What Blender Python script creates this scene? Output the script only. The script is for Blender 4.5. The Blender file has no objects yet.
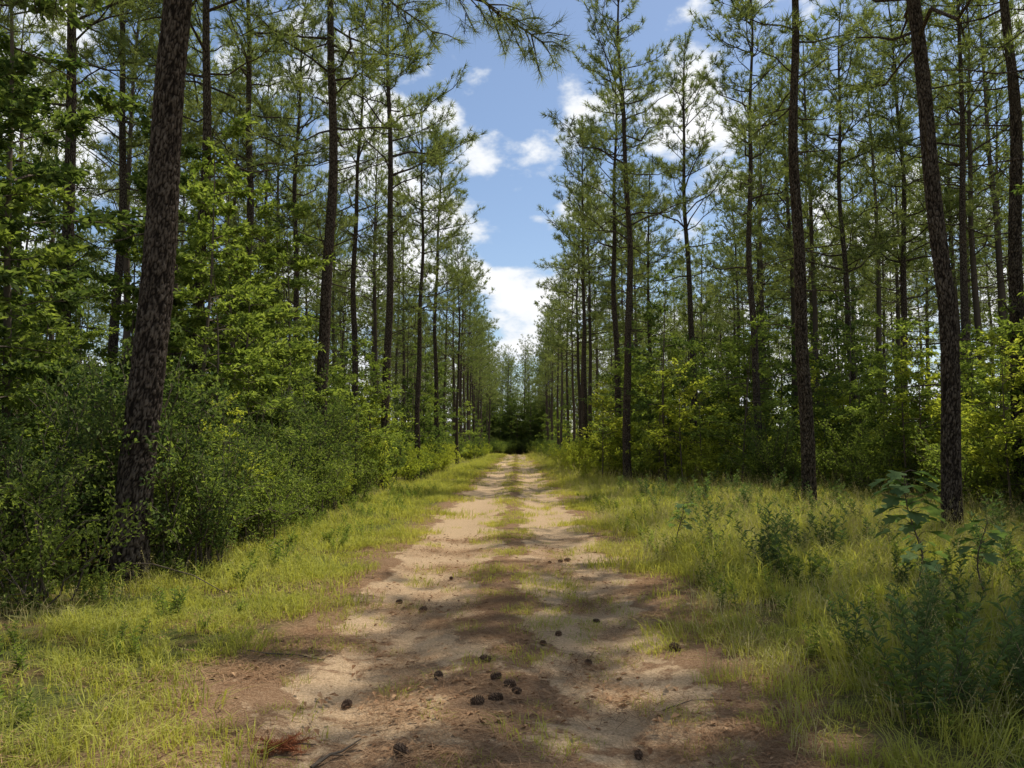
import bpy, math, random
import numpy as np
from mathutils import Vector, kdtree, noise as mnoise

R = np.random.default_rng(7)
random.seed(7)
scene = bpy.context.scene
COL = scene.collection

# ------------------------------------------------------------------ helpers
def norm(v):
    v = np.asarray(v, float)
    n = np.linalg.norm(v, axis=-1, keepdims=True)
    return v / np.maximum(n, 1e-9)

class MB:
    def __init__(s):
        s.v=[]; s.t=[]; s.q=[]; s.tm=[]; s.qm=[]; s.r=[]; s.c=[]; s.n=0
    def add(s, verts, tris=None, quads=None, mat=0, rnd=0.5, crack=None):
        verts=np.asarray(verts,float).reshape(-1,3); k=len(verts)
        s.v.append(verts)
        s.r.append(np.broadcast_to(np.asarray(rnd,float),(k,)).copy())
        s.c.append(np.zeros(k) if crack is None else np.asarray(crack,float))
        if tris is not None and len(tris):
            tris=np.asarray(tris).reshape(-1,3); s.t.append(tris+s.n); s.tm.append(np.full(len(tris),mat))
        if quads is not None and len(quads):
            quads=np.asarray(quads).reshape(-1,4); s.q.append(quads+s.n); s.qm.append(np.full(len(quads),mat))
        s.n+=k
    def arrays(s):
        v=np.concatenate(s.v)
        t=np.concatenate(s.t) if s.t else np.zeros((0,3),int)
        q=np.concatenate(s.q) if s.q else np.zeros((0,4),int)
        tm=np.concatenate(s.tm) if s.t else np.zeros(0,int)
        qm=np.concatenate(s.qm) if s.q else np.zeros(0,int)
        return v,t,q,tm,qm,np.concatenate(s.r)
    def mesh(s, name, mats, smooth_mats=()):
        v,t,q,tm,qm,r=s.arrays(); me=bpy.data.meshes.new(name)
        me.vertices.add(len(v)); me.vertices.foreach_set("co", v.astype(np.float32).ravel())
        nl=len(t)*3+len(q)*4
        me.loops.add(nl); me.loops.foreach_set("vertex_index", np.concatenate([t.ravel(),q.ravel()]).astype(np.int32))
        me.polygons.add(len(t)+len(q))
        ls=np.concatenate([np.arange(len(t))*3, len(t)*3+np.arange(len(q))*4]).astype(np.int32)
        me.polygons.foreach_set("loop_start", ls)
        mi=np.concatenate([tm,qm]).astype(np.int32)
        me.polygons.foreach_set("material_index", mi)
        me.polygons.foreach_set("use_smooth", np.isin(mi, list(smooth_mats)))
        for m in mats: me.materials.append(m)
        a=me.attributes.new("rnd",'FLOAT','POINT'); a.data.foreach_set("value", r.astype(np.float32))
        if any(np.any(c) for c in s.c):
            a=me.attributes.new("crack",'FLOAT','POINT'); a.data.foreach_set("value", np.concatenate(s.c).astype(np.float32))
        me.update(calc_edges=True)
        return me

def tube(mb, pts, rad, sides=5, mat=0, rnd=0.5):
    pts=np.asarray(pts,float); rad=np.asarray(rad,float); n=len(pts)
    tan=norm(np.gradient(pts,axis=0))
    ref=np.array([0,0,1.0]) if abs(tan[0][2])<0.9 else np.array([1.0,0,0])
    a=norm(np.cross(tan,ref)); b=np.cross(tan,a)
    th=np.linspace(0,2*np.pi,sides,endpoint=False)
    ring=(a[:,None,:]*np.cos(th)[None,:,None]+b[:,None,:]*np.sin(th)[None,:,None])*rad[:,None,None]+pts[:,None,:]
    i=np.arange(n-1)[:,None]*sides; j=np.arange(sides)[None,:]; j2=(j+1)%sides
    q=np.stack([i+j,i+j2,i+sides+j2,i+sides+j],-1).reshape(-1,4)
    mb.add(ring.reshape(-1,3),quads=q,mat=mat,rnd=rnd)

def tufts(mb, pos, dr, k, ln, w, mat, spread=0.75, rng=R):
    pos=np.asarray(pos,float); dr=norm(dr); N=len(pos)
    if N==0: return
    g=rng.normal(size=(N,k,3))
    d=norm(dr[:,None,:]*1.0+g*spread)
    base=pos[:,None,:]-dr[:,None,:]*rng.uniform(0,0.16,(N,k,1))
    L=ln*rng.uniform(0.7,1.15,(N,k,1))
    tip=base+d*L; tip[...,2]-=0.02*L[...,0]
    side=norm(np.cross(d,rng.normal(size=(N,k,3))))*w*0.5
    V=np.stack([base-side,base+side,tip],2).reshape(-1,3)
    T=np.arange(len(V)).reshape(-1,3)
    rr=np.repeat(np.clip(rng.uniform(0,1,N)[:,None]*0.7+rng.uniform(0,.3,(N,k)),0,1).ravel(),3)
    mb.add(V,tris=T,mat=mat,rnd=rr)

def leaves(mb, pos, dr, ln, w, mat, up=0.6, rng=R, fold=0.15):
    pos=np.asarray(pos,float); N=len(pos)
    if N==0: return
    d=norm(dr)
    nrm=norm(np.array([0,0,1.0])*up+rng.normal(size=(N,3))*0.45)
    s=norm(np.cross(nrm,d)); nrm=np.cross(d,s)
    L=ln*rng.uniform(0.6,1.2,(N,1)); W=L*(w/ln)*0.5
    mid=pos+d*L*0.45
    V=np.stack([pos,mid+s*W+nrm*L*fold,pos+d*L-nrm*L*0.1,mid-s*W+nrm*L*fold],1).reshape(-1,3)
    i=np.arange(N)[:,None]*4
    T=np.concatenate([i+np.array([0,1,2]),i+np.array([0,2,3])],0)
    mb.add(V,tris=T,mat=mat,rnd=np.repeat(rng.uniform(0,1,N),4))

# ------------------------------------------------------------------ materials
def newmat(name):
    m=bpy.data.materials.new(name); m.use_nodes=True; nt=m.node_tree; nt.nodes.clear()
    return m, nt, nt.nodes, nt.links

def foliage_mat(name, dark, light, trans=0.4, tint=(1.3,1.35,0.6), gloss=0.0):
    m,nt,N,L=newmat(name)
    out=N.new('ShaderNodeOutputMaterial'); at=N.new('ShaderNodeAttribute'); at.attribute_name='rnd'
    cr=N.new('ShaderNodeMix'); cr.data_type='RGBA'; cr.inputs[6].default_value=(*dark,1); cr.inputs[7].default_value=(*light,1)
    L.new(at.outputs['Fac'],cr.inputs[0])
    p=N.new('ShaderNodeBsdfDiffuse'); L.new(cr.outputs[2],p.inputs['Color'])
    t=N.new('ShaderNodeBsdfTranslucent'); mc=N.new('ShaderNodeMix'); mc.data_type='RGBA'; mc.blend_type='MULTIPLY'; mc.inputs[0].default_value=1
    mc.inputs[7].default_value=(*tint,1); L.new(cr.outputs[2],mc.inputs[6]); L.new(mc.outputs[2],t.inputs['Color'])
    ms=N.new('ShaderNodeMixShader'); ms.inputs[0].default_value=trans
    L.new(p.outputs[0],ms.inputs[1]); L.new(t.outputs[0],ms.inputs[2])
    last=ms
    if gloss>0:
        gl=N.new('ShaderNodeBsdfGlossy'); gl.inputs['Roughness'].default_value=0.5; gl.inputs['Color'].default_value=(1,1,1,1)
        m5=N.new('ShaderNodeMixShader'); m5.inputs[0].default_value=gloss; L.new(ms.outputs[0],m5.inputs[1]); L.new(gl.outputs[0],m5.inputs[2]); last=m5
    L.new(last.outputs[0],out.inputs[0])
    return m

M_NEEDLE=foliage_mat('pine_needles',(0.075,0.105,0.035),(0.31,0.345,0.13),0.45,tint=(1.25,1.25,0.7))
M_LEAF=foliage_mat('green_leaves',(0.085,0.125,0.03),(0.31,0.36,0.10),0.5)
M_LEAFD=foliage_mat('dark_leaves',(0.05,0.085,0.028),(0.20,0.245,0.085),0.48)
M_LEAFY=foliage_mat('yellowgreen_leaves',(0.22,0.26,0.04),(0.50,0.50,0.11),0.55)
M_GRASS=foliage_mat('grass_blades',(0.26,0.29,0.05),(0.60,0.58,0.15),0.5,tint=(1.2,1.15,0.6))
M_GRASSD=foliage_mat('dry_grass_blades',(0.44,0.38,0.15),(0.64,0.56,0.27),0.4,(1,1,.9))
M_WEED=foliage_mat('weed_leaves',(0.09,0.14,0.06),(0.20,0.27,0.11),0.45)
M_STRAW=foliage_mat('pine_straw',(0.18,0.09,0.045),(0.42,0.27,0.15),0.05,(1,1,1))
M_RED=foliage_mat('dead_red_needles',(0.18,0.06,0.03),(0.34,0.13,0.06),0.1,(1,1,1))

def bark_mat(name, use_attr=False, cols=((0.022,0.017,0.014),(0.11,0.085,0.066),(0.23,0.19,0.155)), zs=0.28, sc=34):
    m,nt,N,L=newmat(name)
    out=N.new('ShaderNodeOutputMaterial'); p=N.new('ShaderNodeBsdfDiffuse'); p.inputs['Roughness'].default_value=0.9
    tc=N.new('ShaderNodeTexCoord'); mp=N.new('ShaderNodeMapping'); mp.inputs['Scale'].default_value=(1,1,zs); L.new(tc.outputs['Object'],mp.inputs[0])
    n2=N.new('ShaderNodeTexNoise'); n2.inputs['Scale'].default_value=45; n2.inputs['Detail'].default_value=4; n2.inputs['Roughness'].default_value=0.75; L.new(mp.outputs[0],n2.inputs['Vector'])
    if use_attr:
        a=N.new('ShaderNodeAttribute'); a.attribute_name='crack'; h=a.outputs['Fac']
    else:
        ns=N.new('ShaderNodeTexNoise'); ns.inputs['Scale'].default_value=9; ns.inputs['Detail'].default_value=2; L.new(mp.outputs[0],ns.inputs['Vector'])
        ad=N.new('ShaderNodeVectorMath'); ad.operation='MULTIPLY_ADD'; ad.inputs[1].default_value=(0.07,0.07,0.07); L.new(ns.outputs['Color'],ad.inputs[0]); L.new(mp.outputs[0],ad.inputs[2])
        vo=N.new('ShaderNodeTexVoronoi'); vo.feature='DISTANCE_TO_EDGE'; vo.inputs['Scale'].default_value=sc; L.new(ad.outputs[0],vo.inputs['Vector'])
        mr=N.new('ShaderNodeMapRange'); mr.inputs[1].default_value=0.0; mr.inputs[2].default_value=0.22; L.new(vo.outputs['Distance'],mr.inputs[0]); h=mr.outputs[0]
    mu=N.new('ShaderNodeMath'); mu.operation='MULTIPLY'; L.new(h,mu.inputs[0]); 
    m3=N.new('ShaderNodeMapRange'); m3.inputs[1].default_value=0.3; m3.inputs[2].default_value=0.7; m3.inputs[3].default_value=0.2; m3.inputs[4].default_value=1.0; L.new(n2.outputs[0],m3.inputs[0]); L.new(m3.outputs[0],mu.inputs[1])
    cr=N.new('ShaderNodeValToRGB'); e=cr.color_ramp.elements; e[0].position=0.05; e[0].color=(*cols[0],1); e[1].position=1; e[1].color=(*cols[2],1)
    k=e.new(0.45); k.color=(*cols[1],1); L.new(mu.outputs[0],cr.inputs[0]); L.new(cr.outputs[0],p.inputs['Color'])
    if use_attr:
        b=N.new('ShaderNodeBump'); b.inputs['Strength'].default_value=0.9; b.inputs['Distance'].default_value=0.02; L.new(mu.outputs[0],b.inputs['Height']); L.new(b.outputs[0],p.inputs['Normal'])
    L.new(p.outputs[0],out.inputs[0]); return m
M_BARK=bark_mat('pine_bark')
M_BARKH=bark_mat('pine_bark_plates',True)
M_CONE=bark_mat('pine_cone_scales',cols=((0.07,0.045,0.03),(0.20,0.13,0.085),(0.34,0.24,0.16)))
def simple_mat(name,c):
    m,nt,N,L=newmat(name); out=N.new('ShaderNodeOutputMaterial'); p=N.new('ShaderNodeBsdfDiffuse'); at=N.new('ShaderNodeAttribute'); at.attribute_name='rnd'
    cr=N.new('ShaderNodeMix'); cr.data_type='RGBA'; cr.inputs[6].default_value=(*[x*.6 for x in c],1); cr.inputs[7].default_value=(*[x*1.4 for x in c],1)
    L.new(at.outputs['Fac'],cr.inputs[0]); L.new(cr.outputs[2],p.inputs['Color']); L.new(p.outputs[0],out.inputs[0]); return m
M_TWIG=simple_mat('twig_bark',(0.12,0.095,0.07))
M_BARKF=simple_mat('distant_pine_bark',(0.09,0.07,0.055))

# ground / road
def ground_mat():
    m,nt,N,L=newmat('sandy_ground_with_pine_straw')
    out=N.new('ShaderNodeOutputMaterial'); p=N.new('ShaderNodeBsdfDiffuse'); p.inputs['Roughness'].default_value=0.8
    tc=N.new('ShaderNodeTexCoord'); V=tc.outputs['Object']
    def nz(s,d=6,r=0.6,vec=V,dist=0):
        n=N.new('ShaderNodeTexNoise'); n.inputs['Scale'].default_value=s; n.inputs['Detail'].default_value=d; n.inputs['Roughness'].default_value=r; n.inputs['Distortion'].default_value=dist; L.new(vec,n.inputs['Vector']); return n.outputs[0]
    def ma(op,a,b=None,c=None):
        n=N.new('ShaderNodeMath'); n.operation=op
        for i,x in enumerate((a,b,c)):
            if x is None: continue
            if isinstance(x,(int,float)): n.inputs[i].default_value=x
            else: L.new(x,n.inputs[i])
        return n.outputs[0]
    def mr(x,a,b,c=0,d=1,sm=True):
        n=N.new('ShaderNodeMapRange'); n.interpolation_type='SMOOTHSTEP' if sm else 'LINEAR'
        L.new(x,n.inputs[0]); n.inputs[1].default_value=a; n.inputs[2].default_value=b; n.inputs[3].default_value=c; n.inputs[4].default_value=d; return n.outputs[0]
    def mix(f,a,b):
        n=N.new('ShaderNodeMix'); n.data_type='RGBA'
        L.new(f,n.inputs[0])
        for i,x in ((6,a),(7,b)):
            if isinstance(x,tuple): n.inputs[i].default_value=(*x,1)
            else: L.new(x,n.inputs[i])
        return n.outputs[2]
    sep=N.new('ShaderNodeSeparateXYZ'); L.new(V,sep.inputs[0]); X=sep.outputs[0]; Y=sep.outputs[1]
    wob=nz(0.7,3,0.6); Xw=ma('ADD',X,ma('MULTIPLY_ADD',wob,1.2,-0.6))
    big=nz(1.1,3,0.65); med=nz(5,4,0.7); fine=nz(60,4,0.75)
    mp=N.new('ShaderNodeMapping'); mp.inputs['Rotation'].default_value=(0,0,0.6); mp.inputs['Scale'].default_value=(30,150,30); L.new(V,mp.inputs[0]); st=nz(1,3,0.7,mp.outputs[0],2.0)
    straw=mix(mr(ma('MULTIPLY_ADD',st,0.6,ma('MULTIPLY',fine,0.4)),0.38,0.62),(0.21,0.11,0.058),(0.54,0.35,0.20))
    sand=mix(mr(fine,0.35,0.65),(0.54,0.36,0.20),(0.85,0.62,0.38))
    # tracks
    lt=ma('SUBTRACT',1,mr(ma('ABSOLUTE',ma('ADD',Xw,1.0)),0.3,0.9))
    rt=ma('SUBTRACT',1,mr(ma('ABSOLUTE',ma('SUBTRACT',Xw,0.72)),0.3,0.8))
    tr=ma('MAXIMUM',lt,rt)
    far=mr(Y,4.0,11,0.36,0.9)
    s=ma('ADD',ma('MULTIPLY',tr,far),ma('ADD',ma('MULTIPLY_ADD',big,1.6,-0.8),ma('MULTIPLY_ADD',med,1.3,-0.65)))
    sm=mr(s,0.20,0.40)
    road=mix(sm,straw,sand)
    duff=mix(mr(ma('MULTIPLY_ADD',fine,0.5,ma('MULTIPLY',med,0.5)),0.4,0.6),(0.08,0.055,0.028),(0.26,0.18,0.085))
    grn=mix(mr(big,0.35,0.6),duff,(0.15,0.16,0.05))
    off=mr(ma('ABSOLUTE',ma('ADD',Xw,0.1)),1.7,2.5)
    col=mix(off,road,grn)
    L.new(col,p.inputs['Color'])
    b=N.new('ShaderNodeBump'); b.inputs['Strength'].default_value=1.0; b.inputs['Distance'].default_value=0.05
    L.new(ma('MULTIPLY_ADD',fine,0.6,ma('MULTIPLY',med,0.9)),b.inputs['Height']); L.new(b.outputs[0],p.inputs['Normal'])
    L.new(p.outputs[0],out.inputs[0]); return m
M_GROUND=ground_mat()

# ------------------------------------------------------------------ terrain
def hgt(x,y):
    x=np.asarray(x,float); y=np.asarray(y,float)
    h=-0.05*np.exp(-((x+1.0)/0.35)**2)-0.05*np.exp(-((x-0.72)/0.33)**2)+0.03*np.exp(-((x+0.12)/0.4)**2)
    h=h+0.02*np.sin(x*1.9+y*0.7)*np.cos(y*1.3-x*0.5)+0.012*np.sin(x*5.1+y*3.3)*np.sin(y*4.2)
    h=h+0.10*(1/(1+np.exp(-(np.abs(x+0.1)-2.6)*3)))+0.06*np.sin(x*0.4+1)*np.sin(y*0.23)*np.clip(np.abs(x)/4,0,1)
    return h
xs=np.unique(np.round(np.concatenate([np.linspace(-300,-30,16),np.linspace(-30,-6,25),np.arange(-6,8.01,0.1),np.linspace(8,30,23),np.linspace(30,300,16)]),4))
ys=np.unique(np.round(np.concatenate([np.linspace(-60,0,16),np.arange(0,16,0.1),np.arange(16,50,0.5),np.linspace(50,200,60),np.linspace(200,600,20)]),4))
def sheet(name,xs,ys,dz,mat):
    X,Y=np.meshgrid(xs,ys); Z=hgt(X,Y)+dz
    mb=MB(); nx=len(xs); i=(np.arange(len(ys)-1)[:,None]*nx+np.arange(nx-1)[None,:])
    mb.add(np.stack([X,Y,Z],-1).reshape(-1,3),quads=np.stack([i,i+1,i+nx+1,i+nx],-1).reshape(-1,4))
    o=bpy.data.objects.new(name,mb.mesh(name,[mat],(0,))); COL.objects.link(o); return o
sheet('ground',xs,ys,0,M_GROUND)
sheet('dirt_road',xs[(xs>=-2.2)&(xs<=2.0)],ys[(ys>=-15)&(ys<=205)],0.005,M_GROUND)

# ------------------------------------------------------------------ pine
def branch(mb, p0, az, L, elev, rng, k=14, nl=0.25, nw=0.02, curve=0.25, dense=1.0, r0=None, bare=0.3, mats=(0,1), lod=False):
    n=6; t=np.linspace(0,1,n)
    d=np.array([math.cos(az)*math.cos(elev),math.sin(az)*math.cos(elev),math.sin(elev)])
    side=np.array([-math.sin(az),math.cos(az),0])
    pts=p0+d*(t*L)[:,None]+np.array([0,0,1])*(curve*L*t**2)[:,None]+side*(rng.normal(0,0.10)*L*t**1.5)[:,None]
    pts[1:-1]+=rng.normal(0,0.03*L,(n-2,3))
    r0=r0 or (0.009+0.010*L)
    tube(mb,pts,r0*(1-0.85*t),3 if lod else 4,mats[0],rng.uniform(0,1))
    P=[];D=[]
    s=bare
    tg=norm(pts[-1]-pts[-2])
    while s<1.0:
        f=s*(n-1); i=min(int(f),n-2); q=pts[i]+(pts[i+1]-pts[i])*(f-i); td=norm(pts[i+1]-pts[i])
        for sg in (-1,1):
            if rng.random()<0.12: continue
            l=rng.uniform(0.35,1.0)*min(1.0,L*0.42)*(1.15-0.6*s)
            bd=norm(td*0.7+side*sg*rng.uniform(0.4,1.1)+np.array([0,0,rng.uniform(-0.25,0.9)]))
            e=q+bd*l+np.array([0,0,0.15*l])
            if not lod: tube(mb,[q,e],[0.008,0.003],3,mats[0],rng.uniform(0,1))
            P.append(e);D.append(bd+[0,0,0.4])
            if l>0.3 and not lod: P.append(q+(e-q)*0.6+rng.normal(0,0.05,3)); D.append(bd+[0,0,0.5])
            if l>0.35:
                e2=q+(e-q)*0.6+norm(bd+side*rng.normal()*0.9+[0,0,rng.uniform(-.3,.9)])*l*0.55
                if not lod: tube(mb,[q+(e-q)*0.5,e2],[0.006,0.003],3,mats[0])
                P.append(e2);D.append(e2-q)
        s+=0.28/L/dense*rng.uniform(0.7,1.35)
    P.append(pts[-1]);D.append(tg)
    tufts(mb,P,D,k,nl,nw,mats[1],spread=0.85,rng=rng)

def trunk_pts(H,lean,rng,wob=0.12,n=26):
    z=np.linspace(-0.25,H,n); ph=rng.uniform(0,6,4)
    x=lean[0]*z+wob*np.sin(z*0.33+ph[0])*np.clip(z/4,0,1)+0.04*np.sin(z*1.1+ph[2])*np.clip(z/4,0,1)
    y=lean[1]*z+wob*np.sin(z*0.29+ph[1])*np.clip(z/4,0,1)
    return np.stack([x,y,z],-1)

def pine(name,H,rb,cb,Lmax,seed,lean=(0,0),hero=False,dead=14,sides=10,deadlen=1.6,dens=1.0,lod=False,step=1.0):
    rng=np.random.default_rng(seed); mb=MB()
    tp=trunk_pts(H,lean,rng)
    def at(z):
        return np.array([np.interp(z,tp[:,2],tp[:,0]),np.interp(z,tp[:,2],tp[:,1]),z])
    def rad(z):
        z=np.asarray(z,float); u=np.clip(z/H,0,1)
        return rb*(0.10+0.90*(1-u)**0.85)*(1+0.3*np.exp(-np.clip(z,0,None)/0.22))
    if hero:
        ht=min(H,10.0); nz_=int(ht/0.022); S=84
        zz=np.linspace(-0.2,ht,nz_); th=np.linspace(0,2*np.pi,S,endpoint=False)
        sz=0.36; cell=0.032
        NP=int((2*np.pi*rb)*((ht+0.3)*sz)/(cell*cell))
        u=rng.uniform(0,2*np.pi*rb,NP); w=rng.uniform(-0.3,ht,NP)
        kd=kdtree.KDTree(NP*3); W=2*np.pi*rb
        for i in range(NP):
            for j,o in enumerate((-W,0,W)): kd.insert((u[i]+o,w[i]*sz,0),i*3+j)
        kd.balance()
        ring=np.zeros((nz_,S,3)); ck=np.zeros((nz_,S))
        c=np.stack([np.interp(zz,tp[:,2],tp[:,0]),np.interp(zz,tp[:,2],tp[:,1])],-1); rr=rad(zz)
        for a in range(nz_):
            for b in range(S):
                nn=mnoise.noise_vector((math.cos(th[b])*rb*22,math.sin(th[b])*rb*22,zz[a]*9))
                f=kd.find_n((th[b]*rb+nn[0]*0.018,zz[a]*sz+nn[1]*0.018,0),2)
                ck[a,b]=f[1][2]-f[0][2]
        ck=np.clip(ck/0.014,0,1); ck=ck*ck*(3-2*ck)
        R_=rr[:,None]+(ck-0.6)*0.016+rng.normal(0,0.0015,(nz_,S))
        ring[...,0]=c[:,0:1]+np.cos(th)*R_; ring[...,1]=c[:,1:2]+np.sin(th)*R_; ring[...,2]=zz[:,None]
        i=np.arange(nz_-1)[:,None]*S; j=np.arange(S)[None,:]; j2=(j+1)%S
        mb.add(ring.reshape(-1,3),quads=np.stack([i+j,i+j2,i+S+j2,i+S+j],-1).reshape(-1,4),mat=2,crack=ck.ravel()+0.001)
        up=tp[tp[:,2]>ht-1.0]; tube(mb,up,rad(up[:,2])*0.97,10,0)
    else:
        z=np.concatenate([[-0.25,0,0.1,0.25,0.5],np.linspace(1,H,24)]) if not lod else np.linspace(-0.25,H,9)
        pts=np.array([at(q) for q in z]); tube(mb,pts,rad(z),5 if lod else sides,0)
    z=cb
    while z<H-0.3:
        t=(z-cb)/(H-cb)
        nb=rng.integers(1,5) if t<0.4 else rng.integers(2,5)
        a0=rng.uniform(0,6.28)
        for b in range(nb):
            L=Lmax*(min(1,0.75+t*1.2))*(1-t)**0.45*rng.uniform(0.5,1.2)+0.3
            el=math.radians(2+46*t**1.1+rng.normal(0,14))
            zz=z+rng.normal(0,0.15)
            branch(mb,at(zz),a0+b*6.283/nb+rng.normal(0,0.4),L,el,rng,k=(8 if lod else 14),nw=(0.042 if lod else 0.024),nl=(0.32 if lod else 0.27),curve=0.15+0.15*t,bare=0.45-0.28*t,dense=dens*(0.85 if lod else 1),lod=lod)
        z+=rng.uniform(0.4,0.95)*step
    tufts(mb,[at(H)],[[0,0,1]],14 if lod else 36,0.25,0.02 if not lod else .05,1,rng=rng)
    # dead lower limbs
    for i in range(dead):
        z=rng.uniform(max(min(1.8,cb*0.5),cb*0.25),cb*1.05); az=rng.uniform(0,6.28); L=rng.uniform(0.3,1)**1.3*deadlen*(0.5+0.7*z/cb); el=rng.uniform(-0.15,0.4)
        d=np.array([math.cos(az)*math.cos(el),math.sin(az)*math.cos(el),math.sin(el)])
        t=np.linspace(0,1,5); pp=at(z)+d*(t*L)[:,None]+rng.normal(0,0.03*L,(5,3))*t[:,None]
        pp[:,2]+=rng.uniform(-0.15,0.1)*L*t**2
        tube(mb,pp,(0.012+0.004*L)*(1-0.75*t),4,0)
        for q in range(int(L*2.2)):
            f=rng.uniform(0.3,0.95)
            b0=pp[min(4,int(f*4+0.5))]; b1=b0+norm(d+rng.normal(0,0.7,3))*rng.uniform(0.15,0.5); tube(mb,[b0,b1],[0.006,0.003],3,0)
    return mb

MATS_P=[M_BARK,M_NEEDLE,M_BARKH]
PV=[]
specs=[(20.5,0.165,9.0,3.2,11),(21,0.18,10.0,3.3,12),(19.5,0.15,8.0,3.1,13),(21,0.17,9.2,3.4,14),(18.5,0.14,6.8,2.8,15)]
for i,(H,rb,cb,Lm,sd) in enumerate(specs):
    PV.append(pine('pine',H,rb,cb,Lm,sd,dead=20,deadlen=2.3).mesh('pine_tree_mesh',MATS_P,(0,)))
PV.append(pine('pine',11,0.085,2.8,1.9,31,dead=5).mesh('young_pine_mesh',MATS_P,(0,)))
PF=[pine('pine',H,rb,cb,Lm,sd,dead=7,deadlen=2.0,lod=True) for (H,rb,cb,Lm,sd) in [(20.5,0.165,8.4,3.3,21),(21,0.17,9.2,3.4,22),(19.5,0.15,7.2,3.1,23),(12,.09,2.4,2.4,24)]]
print('PINE POLYS',[len(m.polygons) for m in PV],[sum(len(t) for t in b.t)+sum(len(t) for t in b.q) for b in PF])

def place(name,me,x,y,rz=0,s=1.0,z=None):
    o=bpy.data.objects.new(name,me); COL.objects.link(o)
    o.location=(x,y,float(hgt(x,y)) if z is None else z); o.rotation_euler=(0,0,rz); o.scale=(s,s,s) if np.isscalar(s) else s
    return o

explicit=[]
# hero pine, left, with the long limb that reaches over the road
mb=pine('pine',22,0.205,9.3,4.9,101,lean=(0.040,0.0),hero=True,dead=4,deadlen=1.0,step=.85)
rng=np.random.default_rng(5)
def limb(mb,pts,r0,rng,k=34,nw=0.006,step=0.16,down=-0.1,start=0.25,bl=0.55):
    pts=np.asarray(pts,float)
    tt=np.linspace(0,1,14); src=np.linspace(0,1,len(pts))
    p=np.stack([np.interp(tt,src,pts[:,i]) for i in range(3)],-1); p[1:-1]+=rng.normal(0,0.03,(12,3))
    tube(mb,p,r0*(1-0.85*tt),7,0)
    L=np.linalg.norm(np.diff(p,axis=0),axis=1).sum(); P=[];D=[]; s=start
    while s<1:
        f=s*13; i=min(int(f),12); q=p[i]+(p[i+1]-p[i])*(f-i); td=norm(p[i+1]-p[i]); sd=norm(np.cross(td,[0,0,1]))
        for sg in (-1,1):
            l=rng.uniform(0.4,1.2)*bl*(1.3-0.5*s); bd=norm(td*0.8+sd*sg*rng.uniform(0.3,1.2)+np.array([0,0,rng.uniform(-0.6,0.35)]))
            e=q+bd*l; e[2]+=down*l; tube(mb,[q,(q+e)/2+[0,0,0.03],e],[0.01,0.007,0.004],4,0)
            for g in (0.7,1.0): P.append(q+(e-q)*g); D.append(bd+rng.normal(0,0.4,3))
            for _ in range(2):
                g=rng.uniform(0.3,0.8); e2=q+(e-q)*g+norm(bd+rng.normal(0,0.8,3))*l*0.5; tube(mb,[q+(e-q)*g,e2],[0.006,0.003],3,0); P.append(e2); D.append(e2-q)
        s+=step/L*rng.uniform(0.8,1.5)
    P.append(p[-1]); D.append(p[-1]-p[-2])
    tufts(mb,P,D,k,0.17,nw,1,spread=0.8,rng=rng)
limb(mb,[(0.3,0,7.6),(1.6,-0.6,7.45),(3.0,-0.9,7.0),(4.1,-1.0,6.4),(4.8,-0.9,5.95)],0.05,rng,start=0.40,step=.15)
limb(mb,[(0.3,0,8.0),(1.3,0.4,7.9),(2.6,0.8,7.6),(3.4,1.2,7.2)],0.04,rng,step=.2)
limb(mb,[(0.3,0,7.2),(-0.9,-0.2,7.1),(-2.2,-0.3,6.6)],0.035,rng,step=.22)
place('pine_tree',mb.mesh('pine_tree_mesh',MATS_P,(0,2)),-4.5,9.0); explicit.append((-4.5,9))
mb=pine('pine',21,0.155,8.6,4.0,102,lean=(-0.022,0),hero=True,dead=12,deadlen=2.2)
place('pine_tree',mb.mesh('pine_tree_mesh',MATS_P,(0,2)),7.2,12.9); explicit.append((7.2,12.9))
ME3=pine('pine',21,0.17,10,1.9,103,lean=(0.0,0),hero=True,dead=18,deadlen=2.6,step=1.6).mesh('pine_tree_mesh',MATS_P,(0,2))
place('pine_tree',ME3,7.1,18.9); explicit.append((7.1,18.9))
place('pine_tree',ME3,11.0,16.8,2.1,0.98); explicit.append((11.0,16.8))
L_=[(-10.3,17,0,1),(-6.9,16.4,2,.98),(-5.1,20,1,1.0),(-8.7,24,3,1),(-8.0,27.5,4,1),(-4.8,28,0,1.03),(-4.6,36,4,1.0),(-4.5,43,2,1.0),(-7,33,1,.95),
    (8.6,27.5,2,1.0),(4.3,30,3,1.02),(7.7,34,0,1.0),(12.6,29,4,1.02),(15.2,30,4,1.1),(3.8,43,2,1.0),(7.9,45,4,1),(15.4,26,0,1),(4.9,37.5,1,1.0),
    (5.8,5.8,3,1.0),(6.95,9.2,1,1.08),(9.6,10.2,0,1.05),(-5.8,3.0,0,1.0),(3.2,-2.0,3,1.05),(8.6,2,1,1.0),(-9,8.2,2,1)]  # out-of-frame pines; the right-hand ones are added to shade the near road
for i,(x,y,v,s) in enumerate(L_):
    place('pine_tree',PV[v],x,y,random.uniform(0,6.28),s); explicit.append((x,y))

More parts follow.
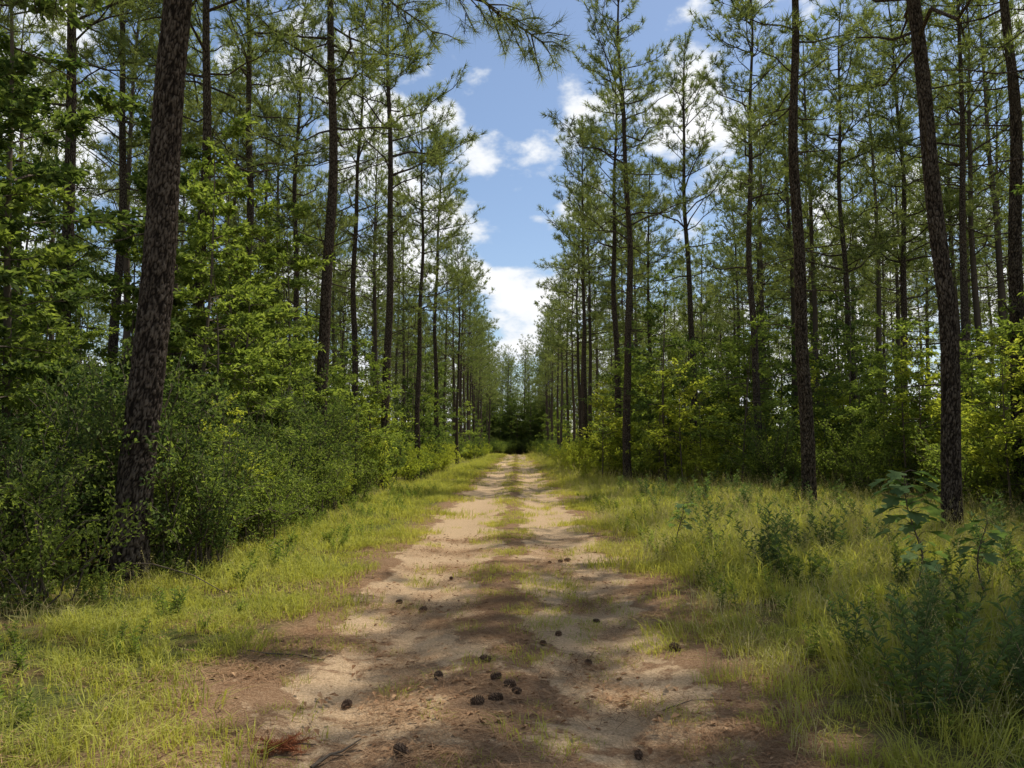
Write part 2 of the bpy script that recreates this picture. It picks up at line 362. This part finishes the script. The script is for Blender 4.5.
# ------------------------------------------------------------------ understory plants
def bush(seed,H,W,nst,lsz,nleaf,mat=1,lod=False):
    rng=np.random.default_rng(seed); mb=MB(); P=[];D=[]
    for i in range(nst):
        az=rng.uniform(0,6.28); out=rng.uniform(0.1,1)**0.7*W*0.5; h=H*rng.uniform(0.5,1)*(1-0.35*(out/(W*0.5))**2)
        t=np.linspace(0,1,7); b=rng.normal(0,W*0.08,2)
        p=np.stack([b[0]+math.cos(az)*out*t**1.4,b[1]+math.sin(az)*out*t**1.4,h*t**0.85],-1); p[1:]+=rng.normal(0,0.05,(6,3))
        tube(mb,p,(0.006+0.005*H)*(1-0.85*t),3 if lod else 4,0)
        for j in range(10):
            f=rng.uniform(0.12,1); k=min(5,int(f*6)); q=p[k]+(p[k+1]-p[k])*(f*6-k)
            bd=norm(norm(p[k+1]-p[k])*0.5+rng.normal(0,0.7,3)); l=rng.uniform(0.25,0.8)*(0.35+0.2*H)*0.8
            e=q+bd*l
            if not lod: tube(mb,[q,(q+e)/2+[0,0,0.04],e],[0.006,0.004,0.002],3,0)
            m=int(nleaf/(nst*10)); g=rng.uniform(0.1,1.05,m)
            P.append(q+(e-q)*g[:,None]+rng.normal(0,0.045+0.03*l,(m,3))); D.append(bd+rng.normal(0,0.8,(m,3)))
    P=np.concatenate(P); D=np.concatenate(D); P[:,2]=np.maximum(P[:,2],0.02)
    leaves(mb,P,D,lsz,lsz*0.5,mat,rng=rng); return mb
def sapling(seed,H,cbf,Lm,lsz,nleaf,mat=1,rb=None,lod=False):
    rng=np.random.default_rng(seed); mb=MB(); tp=trunk_pts(H,(rng.normal(0,.03),rng.normal(0,.03)),rng,0.1+0.01*H,14); rb=rb or 0.006*H+0.006
    tube(mb,tp,rb*(1.05-np.linspace(0,1,14)),5 if lod else 7,0); P=[];D=[]; z=H*cbf; br=[]
    while z<H*0.98:
        t=(z-H*cbf)/(H*(1-cbf)); L=Lm*(0.45+1.6*t if t<0.3 else 1)*(1.08-t)**0.7*rng.uniform(0.5,1.15); az=rng.uniform(0,6.28)
        br.append((z,L,az)); z+=H*0.030*rng.uniform(0.6,1.4)
    tot=sum(b[1] for b in br)
    for z,L,az in br:
        el=rng.uniform(0.0,0.65); d=np.array([math.cos(az)*math.cos(el),math.sin(az)*math.cos(el),math.sin(el)]); s=norm(np.cross(d,[0,0,1]))
        q0=np.array([np.interp(z,tp[:,2],tp[:,0]),np.interp(z,tp[:,2],tp[:,1]),z]); t=np.linspace(0,1,5)
        p=q0+d*(t*L)[:,None]-np.array([0,0,1])*(0.18*L*t**2)[:,None]+rng.normal(0,0.03,(5,3))*t[:,None]
        tube(mb,p,(0.004+0.008*L)*(1-0.8*t),3 if lod else 4,0)
        nt=max(3,int(L*7)); m=max(3,int(nleaf*L/tot/nt))
        for j in range(nt):
            f=rng.uniform(0.2,1); k=min(3,int(f*4)); q=p[k]+(p[k+1]-p[k])*(f*4-k); sg=rng.choice([-1,1])
            bd=norm(d+s*sg*rng.uniform(0.3,1.1)+[0,0,rng.normal(0,0.25)]); l=rng.uniform(0.2,0.5)*(0.5+0.3*L)
            e=q+bd*l
            if not lod: tube(mb,[q,e],[0.004,0.002],3,0)
            g=rng.uniform(0.15,1.1,m)
            P.append(q+(e-q)*g[:,None]+rng.normal(0,0.05,(m,3))*[1,1,0.6]); D.append(bd+rng.normal(0,0.6,(m,3))-[0,0,0.15])
    leaves(mb,np.concatenate(P),np.concatenate(D),lsz,lsz*0.55,mat,up=1.2,rng=rng); return mb
SM=[M_TWIG,M_LEAF,M_LEAFD,M_LEAFY]
BV=[bush(41,2.2,2.4,15,0.075,3600,1),bush(42,3.0,2.6,16,0.085,4000,2),
    bush(43,1.5,1.9,13,0.07,2700,1),bush(44,3.6,2.8,18,0.09,4600,2),
    sapling(51,5.0,0.18,1.5,0.12,2600,1),sapling(52,7.0,0.22,1.9,0.13,4000,1),
    sapling(53,3.8,0.15,1.2,0.11,1900,3),sapling(54,9.5,0.25,2.3,0.13,5200,2),bush(48,2.0,2.4,13,0.08,2900,3)]
BV=[b.mesh('shrub_mesh',SM,(0,)) for b in BV]
BF=[bush(45,2.6,2.8,10,0.14,1300,1,True),bush(46,3.4,3.0,12,0.15,1500,2,True),sapling(55,5.5,0.12,1.8,0.16,1300,1,lod=True),sapling(56,8.0,0.15,2.3,0.18,1800,2,lod=True),sapling(57,4.2,0.1,1.5,0.15,1000,3,lod=True),bush(47,2.4,2.8,10,0.14,1200,3,True)]

# ------------------------------------------------------------------ ground plants
def grass(seed,n,rad,h,w,lean,mat=0,seed_heads=0):
    rng=np.random.default_rng(seed); mb=MB()
    a=rng.uniform(0,6.28,n); r=rad*np.sqrt(rng.uniform(0,1,n)); b=np.stack([np.cos(a)*r,np.sin(a)*r,np.full(n,-0.01)],-1)
    H=h*rng.uniform(0.3,1.1,(n,1)); az=a+rng.normal(0,1.4,n); o=np.stack([np.cos(az),np.sin(az),0*az],-1); s=np.stack([-np.sin(az),np.cos(az),0*az],-1)
    ln=lean*rng.uniform(0.2,1.4,(n,1)); W=w*rng.uniform(0.6,1.2,(n,1))*0.5; up=np.array([0,0,1.0])
    m1=b+up*H*0.55+o*H*ln*0.25; tp=b+up*H*(1.0-0.3*ln)+o*H*ln*1.1
    V=np.stack([b-s*W,b+s*W,m1-s*W*0.9,m1+s*W*0.9,tp],1).reshape(-1,3); i=np.arange(n)[:,None]*5
    mb.add(V,tris=i+np.array([2,3,4]),quads=i+np.array([0,1,3,2]),mat=mat,rnd=np.repeat(rng.uniform(0,1,n),5))
    for k in range(seed_heads):
        x,y=rng.normal(0,rad*0.5,2); hh=h*rng.uniform(1.0,1.5); az=rng.uniform(0,6.28); e=np.array([x+math.cos(az)*hh*0.25,y+math.sin(az)*hh*0.25,hh])
        tube(mb,[[x,y,0],[x+(e[0]-x)*.3,y+(e[1]-y)*.3,hh*0.6],e],[0.0015,0.0012,0.001],3,1)
        P=e-np.array([0,0,1])*rng.uniform(0,hh*0.2,(8,1))+rng.normal(0,0.012,(8,3)); leaves(mb,P,rng.normal(0,1,(8,3))+[0,0,1],0.016,0.007,1,rng=rng)
    return mb
def weed(seed,h,nst,lsz,mat,wr=0.45,nl=22):
    rng=np.random.default_rng(seed); mb=MB(); P=[];D=[]
    for i in range(nst):
        az=rng.uniform(0,6.28); b=rng.normal(0,0.06,2); H=h*rng.uniform(0.5,1.1); t=np.linspace(0,1,5)
        p=np.stack([b[0]+math.cos(az)*0.3*H*t**1.5,b[1]+math.sin(az)*0.3*H*t**1.5,H*t],-1); tube(mb,p,0.004*(1-0.7*t),4,0)
        f=np.linspace(0.12,1,nl); a=f*40+rng.uniform(0,6); q=np.stack([np.interp(f,t,p[:,j]) for j in range(3)],-1)
        P.append(q); D.append(np.stack([np.cos(a),np.sin(a),0.25+0.6*f],-1)+rng.normal(0,.15,(nl,3)))
    leaves(mb,np.concatenate(P),np.concatenate(D),lsz,lsz*wr,mat,up=1.0,rng=rng); return mb
GM=[M_GRASS,M_GRASSD]
GL=[grass(61,46,0.20,0.10,0.007,1.0),grass(62,60,0.22,0.15,0.007,1.0),grass(63,50,0.20,0.28,0.007,1.1,0,1),grass(64,50,0.22,0.42,0.007,0.9,0,3),grass(65,40,0.2,0.36,0.006,0.9,1,4)]
WL=[weed(71,0.35,5,0.06,3),weed(72,0.55,7,0.075,2,0.28,34),weed(73,0.2,4,0.05,3),weed(74,0.75,8,0.09,2,0.16,46),weed(75,0.45,4,0.09,3,0.5,14)]

def bake(name,srcs,mats,xy,rz,sc,idx,tilt=0.0,zoff=0.0,smooth=()):
    """merge many copies into ONE real mesh (vectorised per variant)"""
    xy=np.asarray(xy,float); rz=np.asarray(rz); sc=np.asarray(sc); idx=np.asarray(idx); out=MB(); zz=hgt(xy[:,0],xy[:,1])+zoff
    for k,sb in enumerate(srcs):
        sel=np.where(idx==k)[0]; 
        if len(sel)==0: continue
        v,t,q,tm,qm,r=sb.arrays(); n=len(sel); c,s=np.cos(rz[sel])[:,None],np.sin(rz[sel])[:,None]; S=sc[sel][:,None]
        tx=R.normal(0,tilt,(n,1)) if tilt else 0; ty=R.normal(0,tilt,(n,1)) if tilt else 0
        X=(v[:,0]*c-v[:,1]*s+v[:,2]*tx)*S+xy[sel,0:1]; Y=(v[:,0]*s+v[:,1]*c+v[:,2]*ty)*S+xy[sel,1:2]; Z=v[:,2]*S+zz[sel][:,None]
        off=(np.arange(n)*len(v))[:,None,None]
        rr=np.clip(0.5*r[None,:]+0.5*R.uniform(0,1,(n,1)),0,1)
        base=out.n
        out.v.append(np.stack([X,Y,Z],-1).reshape(-1,3)); out.r.append(rr.ravel()); out.c.append(np.zeros(n*len(v)))
        if len(t): out.t.append((t[None]+off).reshape(-1,3)+base); out.tm.append(np.tile(tm,n))
        if len(q): out.q.append((q[None]+off).reshape(-1,4)+base); out.qm.append(np.tile(qm,n))
        out.n+=n*len(v)
    me=out.mesh(name,mats,smooth); print(name,len(me.polygons))
    o=bpy.data.objects.new(name,me); COL.objects.link(o); return o

def group(name,meshes,pts,ix,sc,child):
    e=bpy.data.objects.new(name,None); COL.objects.link(e)
    for (x,y),i,s in zip(pts,ix,sc):
        o=place(child,meshes[i],x,y,R.uniform(0,6.28),s); o.parent=e
    return e

# forest mass
ex=np.array(explicit); NP_=([],[],[]); FP=([],[],[])
def ledge(y): return -5.2 if y<60 else -4.0
def redge(y): return 12.0 if y<13 else (14.5 if y<27 else (4.6 if y<50 else 3.4))
y=-6.0
while y<178:
    x=-38.0; st=1.0 if y<60 else 1.3
    while x<44:
        deep=1.4 if (abs(x)>17 and x<0) or x>24 else 1.0
        if y>125 and abs(x)<14: deep=0.62
        px=x+R.normal(0,0.6); py=y+R.normal(0,0.7); x+=(4.0 if x<0 else 4.1)*st*deep
        if y>140 or px<ledge(py) or px>redge(py):
            if abs(px)>0.70*max(py,0)+8: continue
            if py>125 and abs(px)>26: continue
            if np.min(np.hypot(ex[:,0]-px,ex[:,1]-py))<2.4: continue
            if R.random()<0.14+(0.06 if px>0 else 0): continue
            far=(py>28 or abs(px)>14); yg=R.random()<((0.14 if px<0 else 0.06) if py<125 else 0.35)
            if far: T=FP; i=3 if yg else R.integers(0,3)
            else: T=NP_; i=5 if yg else R.integers(0,5)
            T[0].append((px,py)); T[1].append(i); T[2].append(R.uniform(0.9,1.08))
    y+=3.8*st*(0.85 if y>130 else 1)
print('PINES',len(NP_[0]),len(FP[0]))
group('pine_forest',PV,*NP_,'pine')
bake('distant_pine_forest',PF,[M_BARKF,M_NEEDLE],FP[0],R.uniform(0,6.28,len(FP[0])),FP[2],FP[1],smooth=(0,))
# understory
A=([],[],[]); B=([],[],[])
for k in range(3500):
    y=R.uniform(3,140) if R.random()<0.38 else R.uniform(5,48); x=R.uniform(-32,34)
    if abs(x)>0.72*y+4: continue
    if x<0:
        if x>-3.9-0.3*R.random(): continue
        if y<9.5 and x>-5.2: continue
        d=0.8
    else:
        e=9.5 if y<21 else (9.5-(y-21)*0.55 if y<33 else 2.9)
        if x<e: continue
        d=0.9
    if R.random()>d*(1.0 if (x<0 and x>-12) or (x>0 and x<15) else 0.45): continue
    edge=(x<0 and x>-4.8) or (x>0 and y>33 and x<4.2)
    s=R.uniform(0.7,1.15)*(0.75 if edge else 1)
    if y>25 or abs(x)>14:
        j=R.choice(6,p=[.24,.12,.20,.08,.18,.18] if x>0 else [.32,.22,.19,.13,.07,.07])
        if edge: j=R.choice([0,5])
        T=B
    else:
        j=R.choice(9,p=[.18,.05,.13,.03,.17,.06,.15,.02,.21] if x>0 else [.18,.15,.10,.12,.17,.12,.05,.06,.05])
        if edge and j in (3,5,7): j=0
        T=A
    T[0].append((x,y)); T[1].append(int(j)); T[2].append(s)
for k in range(300):   # the ride closes where the track bends away
    x=R.uniform(-7.5,7.5); y=R.uniform(128,152)
    if abs(x)<2 and y<132: continue
    B[0].append((x,y)); B[1].append(int(R.choice([1,2,3,3] if y>135 else [0,1,1]))); B[2].append(R.uniform(0.9,1.5)*(0.75 if y<135 else 1))
print('UNDER',len(A[0]),len(B[0]))
group('understory_shrubs',BV,*A,'shrub_plant')
bake('distant_understory',BF,SM,B[0],R.uniform(0,6.28,len(B[0])),B[2],B[1],smooth=(0,))
# named near shrubs
for x,y,j,s in [(-4.7,7.6,0,.75),(-5.4,8.2,1,.75),(-4.3,10.6,0,.9),(-5.6,10.6,3,.85),(-4.9,12.3,1,.85),(-6.6,7.9,3,.9),(-4.5,14.2,2,1),(-4.4,16,0,.9)]:
    place('shrub',BV[j],x,y,random.uniform(0,6.28),s)
for x,y,j,s in [(-5.3,13.4,4,1.0),(-8.2,11.2,7,.95),(-6.4,9.6,5,.9),(9.9,13.6,6,1.0),(10.8,15.0,6,1.1),(3.6,32.5,6,1.1),(5.9,27.5,6,1.2),(5.0,34.5,5,.9),(-7.2,18.5,5,1)]:
    place('sapling',BV[j],x,y,random.uniform(0,6.28),s)

# grass
def gd(x,y):
    "density, kind"
    wx=x+0.35*math.sin(y*1.3)+0.2*math.sin(y*3.1+x)
    cl=mnoise.noise((x*0.9,y*0.9,3.0))+0.5*mnoise.noise((x*2.6,y*2.6,7.0))
    if -0.42<x+0.12<0.36: 
        if y<5.0: return 0.15,0
        return (0.25+ (0.5 if y>14 else 0.055*(y-5)))*(1 if cl>0.02 else 0.15),0
    if -1.9<wx<1.35: return (0.05 if cl<0.2 else 0.35),0
    if x<=0:
        if x>-3.9: 
            return (0.95 if cl>-0.1 else 0.35)*(1 if wx<-2.2 else 0.6), 1
        return 0.3,2
    if x<9.5: return (0.95 if cl>-0.2 else 0.45)*(1 if wx>1.7 else 0.6), (2 if x<2.3 else 3)
    return 0.4,3
pts=[];ix=[];sc=[]
for (y0,y1,n,s0,xl,xr) in ((2.6,8,3600,0.8,-6,7),(8,16,5200,1.0,-7,11),(16,34,5200,1.4,-7,14),(34,75,2600,2.0,-6,9),(75,140,900,2.6,-5,5)):
    for k in range(n):
        x=R.uniform(xl,xr); y=R.uniform(y0,y1)
        if abs(x)>0.7*y+1.0: continue
        d,kind=gd(x,y)
        if R.random()>d: continue
        if kind==0: j=R.choice([0,1],p=[.8,.2]); s=s0*R.uniform(0.5,1.0)
        elif kind==1: j=R.choice([0,1,2],p=[.4,.45,.15]); s=s0*R.uniform(0.8,1.25)
        elif kind==2: j=R.choice([0,1,2,4],p=[.3,.35,.27,.08]); s=s0*R.uniform(0.7,1.1)
        else: j=R.choice([1,2,3,4],p=[.30,.36,.22,.12]); s=s0*R.uniform(0.7,1.25)
        if s0>1.2 and j>=2: s*=0.75
        pts.append((x,y)); ix.append(j); sc.append(s)
n=len(pts); print('GRASS',n); bake('grass',GL,GM,pts,R.uniform(0,6.28,n),sc,ix,0.15,0.004)
# weeds
pts=[];ix=[];sc=[]
for k in range(1700):
    x=R.uniform(-6,11); y=R.uniform(3,26)
    if abs(x)>0.72*y+1: continue
    if -2.6<x<1.9: continue
    if x<0 and R.random()<0.3: continue
    if x>2 and y>9 and R.random()<0.5: continue
    pts.append((x,y)); ix.append(R.choice(5,p=[.25,.2,.2,.15,.2]) if x>2.6 else R.choice([0,2])); sc.append(R.uniform(0.55,1.05))
for x,y in [(3.3,4.9),(3.0,4.5),(3.7,5.3),(3.5,4.4),(4.1,6.2),(2.7,5.4),(3.9,4.9),(3.2,6.2),(2.5,4.3)]:
    for q in range(3):
        pts.append((x+R.normal(0,.15),y+R.normal(0,.15))); ix.append(3 if q else 1); sc.append(R.uniform(0.6,0.9))
n=len(pts); bake('weeds',WL,[M_TWIG,M_GRASS,M_WEED,M_LEAF],pts,R.uniform(0,6.28,n),sc,ix,0.1)
# pine straw litter
SL=[]
for i in range(3):
    rng=np.random.default_rng(80+i); mb=MB(); n=60
    c=np.stack([rng.normal(0,.16,n),rng.normal(0,.16,n),rng.uniform(0.002,0.02,n)],-1); a=rng.uniform(0,6.28,n) if i else rng.normal(0.5,0.6,n)
    d=np.stack([np.cos(a),np.sin(a),rng.normal(0,0.08,n)],-1); s=np.stack([-np.sin(a),np.cos(a),0*a],-1)*0.0016
    L=rng.uniform(0.05,0.1,(n,1)); V=np.stack([c-d*L-s,c-d*L+s,c+d*L+s+[0,0,.002],c+d*L-s+[0,0,.002]],1).reshape(-1,3)
    mb.add(V,quads=np.arange(4*n).reshape(-1,4),mat=0,rnd=np.repeat(rng.uniform(0,1,n),4)); SL.append(mb)
rng=np.random.default_rng(90); mb=MB(); P=np.stack([rng.normal(0,.3,12),rng.normal(0,.3,12),rng.uniform(.004,.015,12)],-1); leaves(mb,P,rng.normal(0,1,(12,3))*[1,1,.1],0.05,0.03,0,up=3,rng=rng); SL.append(mb)
pts=[]
for k in range(1700):
    y=2.6+11*R.random()**1.3; x=R.normal(-0.3,1.6)
    if mnoise.noise((x*1.3,y*1.3,1))<0.0: continue
    pts.append((x,y))
n=len(pts); bake('pine_straw',SL,[M_STRAW],pts,R.uniform(0,6.28,n),R.uniform(0.7,1.2,n),R.choice(4,n,p=[.25,.25,.2,.3]),0.03,0.006)

# pine cones
def cone_mesh():
    rng=np.random.default_rng(3); mb=MB(); n=80; Lc=0.085
    tube(mb,[[0,0,0],[0,0,Lc*.5],[0,0,Lc]],[0.010,0.012,0.003],8,0)
    for i in range(n):
        t=(i+1)/n; a=i*2.39996; z=Lc*t*0.96; rr=0.032*math.sin(math.pi*min(1,(t*0.82+0.12)))**0.8+0.003
        o=np.array([math.cos(a),math.sin(a),0]); s=np.array([-math.sin(a),math.cos(a),0]); up=np.array([0,0,1.0])*(0.2+1.2*t)
        tip=o*rr+up*rr*0.5+[0,0,z-0.012]; w=0.0075*(1.1-0.5*t); b=o*0.006+[0,0,z-0.012]; th=np.array([0,0,0.003])
        V=[b-s*w*.4,b+s*w*.4,tip-o*.006+s*w,tip,tip-o*.006-s*w]; V=np.array(V); V2=V-th
        mb.add(np.concatenate([V,V2]),tris=[[0,1,2],[0,2,4],[2,3,4],[6,5,7],[7,5,9],[8,7,9]],quads=[[1,6,7,2],[2,7,8,3],[3,8,9,4],[4,9,5,0]],mat=0,rnd=rng.uniform(0,1))
    return mb.mesh('pine_cone_mesh',[M_CONE])
CM=cone_mesh()
# (x, y) in metres on the track
cones=[(-.53,5.42),(-.17,5.34),(-.10,4.94),(.02,5.10),(-.27,4.80),(-1.08,4.94),(-.57,4.06),(.64,4.22),(-.02,5.22),(.52,5.94),(.72,7.36),(.34,6.64),(-1.2,8.1),(.46,10.7),(.68,11.1),(.58,10.9),(-.8,9.6),(1.25,6.1),(-.2,5.75),(-.95,7.7),(.2,6.3)]
for x,y in cones:
    o=place('pine_cone',CM,x,y,0,random.uniform(0.7,1.05)); o.location.z+=0.024; o.rotation_euler=(math.radians(random.uniform(75,105)),random.uniform(0,6),random.uniform(0,6.28))

# sticks
def stick(pts,r,name='fallen_stick',tw=4):
    mb=MB(); pts=np.array(pts,float); pts[:,2]+=hgt(pts[:,0],pts[:,1])+r; tube(mb,pts,r*np.linspace(1,0.4,len(pts)),6,0)
    for i in range(tw):
        k=random.randint(0,len(pts)-2); q=pts[k]; e=q+norm(pts[k+1]-pts[k]+np.random.normal(0,0.03,3)*[1,1,.3])*0.12; tube(mb,[q,e],[r*.5,r*.2],4,0)
    o=bpy.data.objects.new(name,mb.mesh(name,[M_TWIG],(0,))); COL.objects.link(o)
np.random.seed(4)
stick([(-1.05,4.05,.01),(-.98,4.15,.03),(-.93,4.2,.02),(-.86,4.36,.01)],0.010)
stick([(-2.1,6.1,.01),(-1.9,6.0,.02),(-1.7,6.05,.01),(-1.45,5.9,.01)],0.006)
stick([(-4.3,8.6,.25),(-3.9,8.3,.3),(-3.4,8.2,.18),(-3.0,8.0,.05)],0.010)
stick([(0.9,4.9,.01),(1.1,5.0,.02),(1.35,5.0,.01)],0.004)
# dead reddish-brown pine sprig lying at the road's left edge
rng=np.random.default_rng(12); mb=MB()
for (ax,ay,bx,by) in ((0,0,0.18,0.06),(0.02,0,-.14,0.04),(0,0.02,0.08,0.12),(0,0,-.05,-.06)):
    tube(mb,[[ax,ay,.02],[(ax+bx)/2,(ay+by)/2,.05],[bx,by,.03]],[.006,.005,.003],5,0)
    t=np.linspace(.1,1,6)[:,None]; P=np.array([[ax,ay,.05]])+t*np.array([[bx-ax,by-ay,.03]]); tufts(mb,P,np.repeat([[bx-ax,by-ay,0.04]],6,0),50,0.06,0.004,1,1.0,rng)
v=mb.mesh('dead_pine_sprig',[M_TWIG,M_RED]); 
co=np.zeros(len(v.vertices)*3,np.float32); v.vertices.foreach_get('co',co); co=co.reshape(-1,3); co[:,2]=np.maximum(co[:,2],0.004)*0.8; v.vertices.foreach_set('co',co.ravel())
place('dead_pine_sprig',v,-1.26,4.2,z=float(hgt(-1.28,4.2))+0.01)

# big-leaved saplings on the right verge
def lobed(mb,base,d,size,mat,rng):
    d=norm(d); nrm=norm(np.array([0,0,1.0])+rng.normal(0,.25,3)); s=norm(np.cross(nrm,d)); nrm=np.cross(d,s)
    ol=[(0,0),(.12,.10),(.25,.38),(.42,.50),(.46,.22),(.62,.34),(.82,.36),(.80,.14),(1.0,0)]
    pts=ol+[(a,-b) for a,b in ol[-2:0:-1]]
    V=np.array([base+d*a*size+s*b*size+nrm*(abs(b)*0.22-0.25*a*a)*size for a,b in pts]+[base+d*.45*size-nrm*.05*size])
    n=len(pts); mb.add(V,tris=[[i,(i+1)%n,n] for i in range(n)],mat=mat,rnd=rng.uniform(0,1))
def bigleaf(name,x,y,H,size,nl,seed,mat):
    rng=np.random.default_rng(seed); mb=MB(); t=np.linspace(0,1,8)
    p=np.stack([0.08*H*np.sin(t*4+seed),0.05*H*np.sin(t*3),H*t],-1); tube(mb,p,0.009*(1.1-t*.7),6,0)
    for i in range(nl):
        f=0.42+0.58*(i+1)/nl; a=i*2.4+rng.normal(0,.3); q=np.array([np.interp(f,t,p[:,j]) for j in range(3)])
        o=np.array([math.cos(a),math.sin(a),rng.uniform(0.1,0.7)]); l=rng.uniform(.08,.22)*H*(1.3-.7*f); e=q+norm(o)*l; tube(mb,[q,(q+e)/2+[0,0,.02],e],[.004,.003,.002],4,0)
        lobed(mb,e,o*[1,1,.1]-[0,0,.25],size*rng.uniform(.7,1.15),1,rng)
        if i%2: lobed(mb,q+(e-q)*.6,o*[1,1,.1]+rng.normal(0,.5,3)-[0,0,.2],size*rng.uniform(.5,.8),1,rng)
    place(name,mb.mesh(name,[M_TWIG,mat]),x,y)
bigleaf('broadleaf_sapling',4.1,8.0,1.22,0.25,22,1,M_WEED)
bigleaf('broadleaf_sapling',4.55,7.6,0.75,0.2,12,3,M_WEED)
bigleaf('broadleaf_sapling',3.8,7.4,0.6,0.17,10,5,M_WEED)
bigleaf('broadleaf_sapling',2.35,11.2,0.72,0.15,14,4,M_WEED)

# ------------------------------------------------------------------ sky, sun
SUN_EL=math.radians(65); az=math.atan2(0.75,0.66)
sd=Vector((math.sin(az)*math.cos(SUN_EL),math.cos(az)*math.cos(SUN_EL),math.sin(SUN_EL)))
w=bpy.data.worlds.new('World'); scene.world=w; w.use_nodes=True; nt=w.node_tree; N=nt.nodes; L=nt.links; N.clear()
out=N.new('ShaderNodeOutputWorld'); bg=N.new('ShaderNodeBackground'); bg.inputs[1].default_value=0.14
sk=N.new('ShaderNodeTexSky'); sk.sky_type='NISHITA'; sk.sun_disc=False; sk.sun_elevation=SUN_EL; sk.sun_rotation=az; sk.ozone_density=1.6; sk.air_density=1.0; sk.dust_density=0.8
tc=N.new('ShaderNodeTexCoord'); mp=N.new('ShaderNodeMapping'); mp.inputs['Scale'].default_value=(1,1,1.7); mp.inputs['Location'].default_value=(0.12,0,0.03); L.new(tc.outputs['Generated'],mp.inputs[0])
n1=N.new('ShaderNodeTexNoise'); n1.inputs['Scale'].default_value=6.5; n1.inputs['Detail'].default_value=7; n1.inputs['Roughness'].default_value=0.55; L.new(mp.outputs[0],n1.inputs['Vector'])
# more cloud towards the horizon, less overhead
sp=N.new('ShaderNodeSeparateXYZ'); L.new(tc.outputs['Generated'],sp.inputs[0])
zr=N.new('ShaderNodeMapRange'); zr.inputs[1].default_value=0.05; zr.inputs[2].default_value=0.55; zr.inputs[3].default_value=0.07; zr.inputs[4].default_value=-0.03; L.new(sp.outputs[2],zr.inputs[0])
ad=N.new('ShaderNodeMath'); ad.operation='ADD'; L.new(n1.outputs[0],ad.inputs[0]); L.new(zr.outputs[0],ad.inputs[1])
mr=N.new('ShaderNodeMapRange'); mr.interpolation_type='SMOOTHSTEP'; mr.inputs[1].default_value=0.49; mr.inputs[2].default_value=0.59; L.new(ad.outputs[0],mr.inputs[0])
cc=N.new('ShaderNodeMix'); cc.data_type='RGBA'; cc.inputs[6].default_value=(5.8,6.2,6.7,1); cc.inputs[7].default_value=(8.0,8.0,8.1,1)
m4=N.new('ShaderNodeMapRange'); m4.inputs[1].default_value=0.52; m4.inputs[2].default_value=0.66; L.new(ad.outputs[0],m4.inputs[0]); L.new(m4.outputs[0],cc.inputs[0])
mx=N.new('ShaderNodeMix'); mx.data_type='RGBA'; L.new(mr.outputs[0],mx.inputs[0]); L.new(sk.outputs[0],mx.inputs[6]); L.new(cc.outputs[2],mx.inputs[7])
L.new(mx.outputs[2],bg.inputs[0]); L.new(bg.outputs[0],out.inputs[0])
sl=bpy.data.lights.new('sun','SUN'); sl.energy=5.0; sl.angle=math.radians(0.5); sl.color=(1,0.96,0.88)
so=bpy.data.objects.new('sun',sl); COL.objects.link(so); so.rotation_euler=sd.to_track_quat('Z','Y').to_euler()

# ------------------------------------------------------------------ camera
cd=bpy.data.cameras.new('camera'); cam=bpy.data.objects.new('camera',cd); COL.objects.link(cam); scene.camera=cam
cd.sensor_width=36; cd.lens=27.0; cd.clip_end=2000; cd.clip_start=0.05
cam.location=(0,0,1.62); cam.rotation_euler=(math.radians(90+4.54),0,math.radians(0.37))
scene.view_settings.view_transform='Standard'; scene.view_settings.look='None'; scene.view_settings.exposure=0
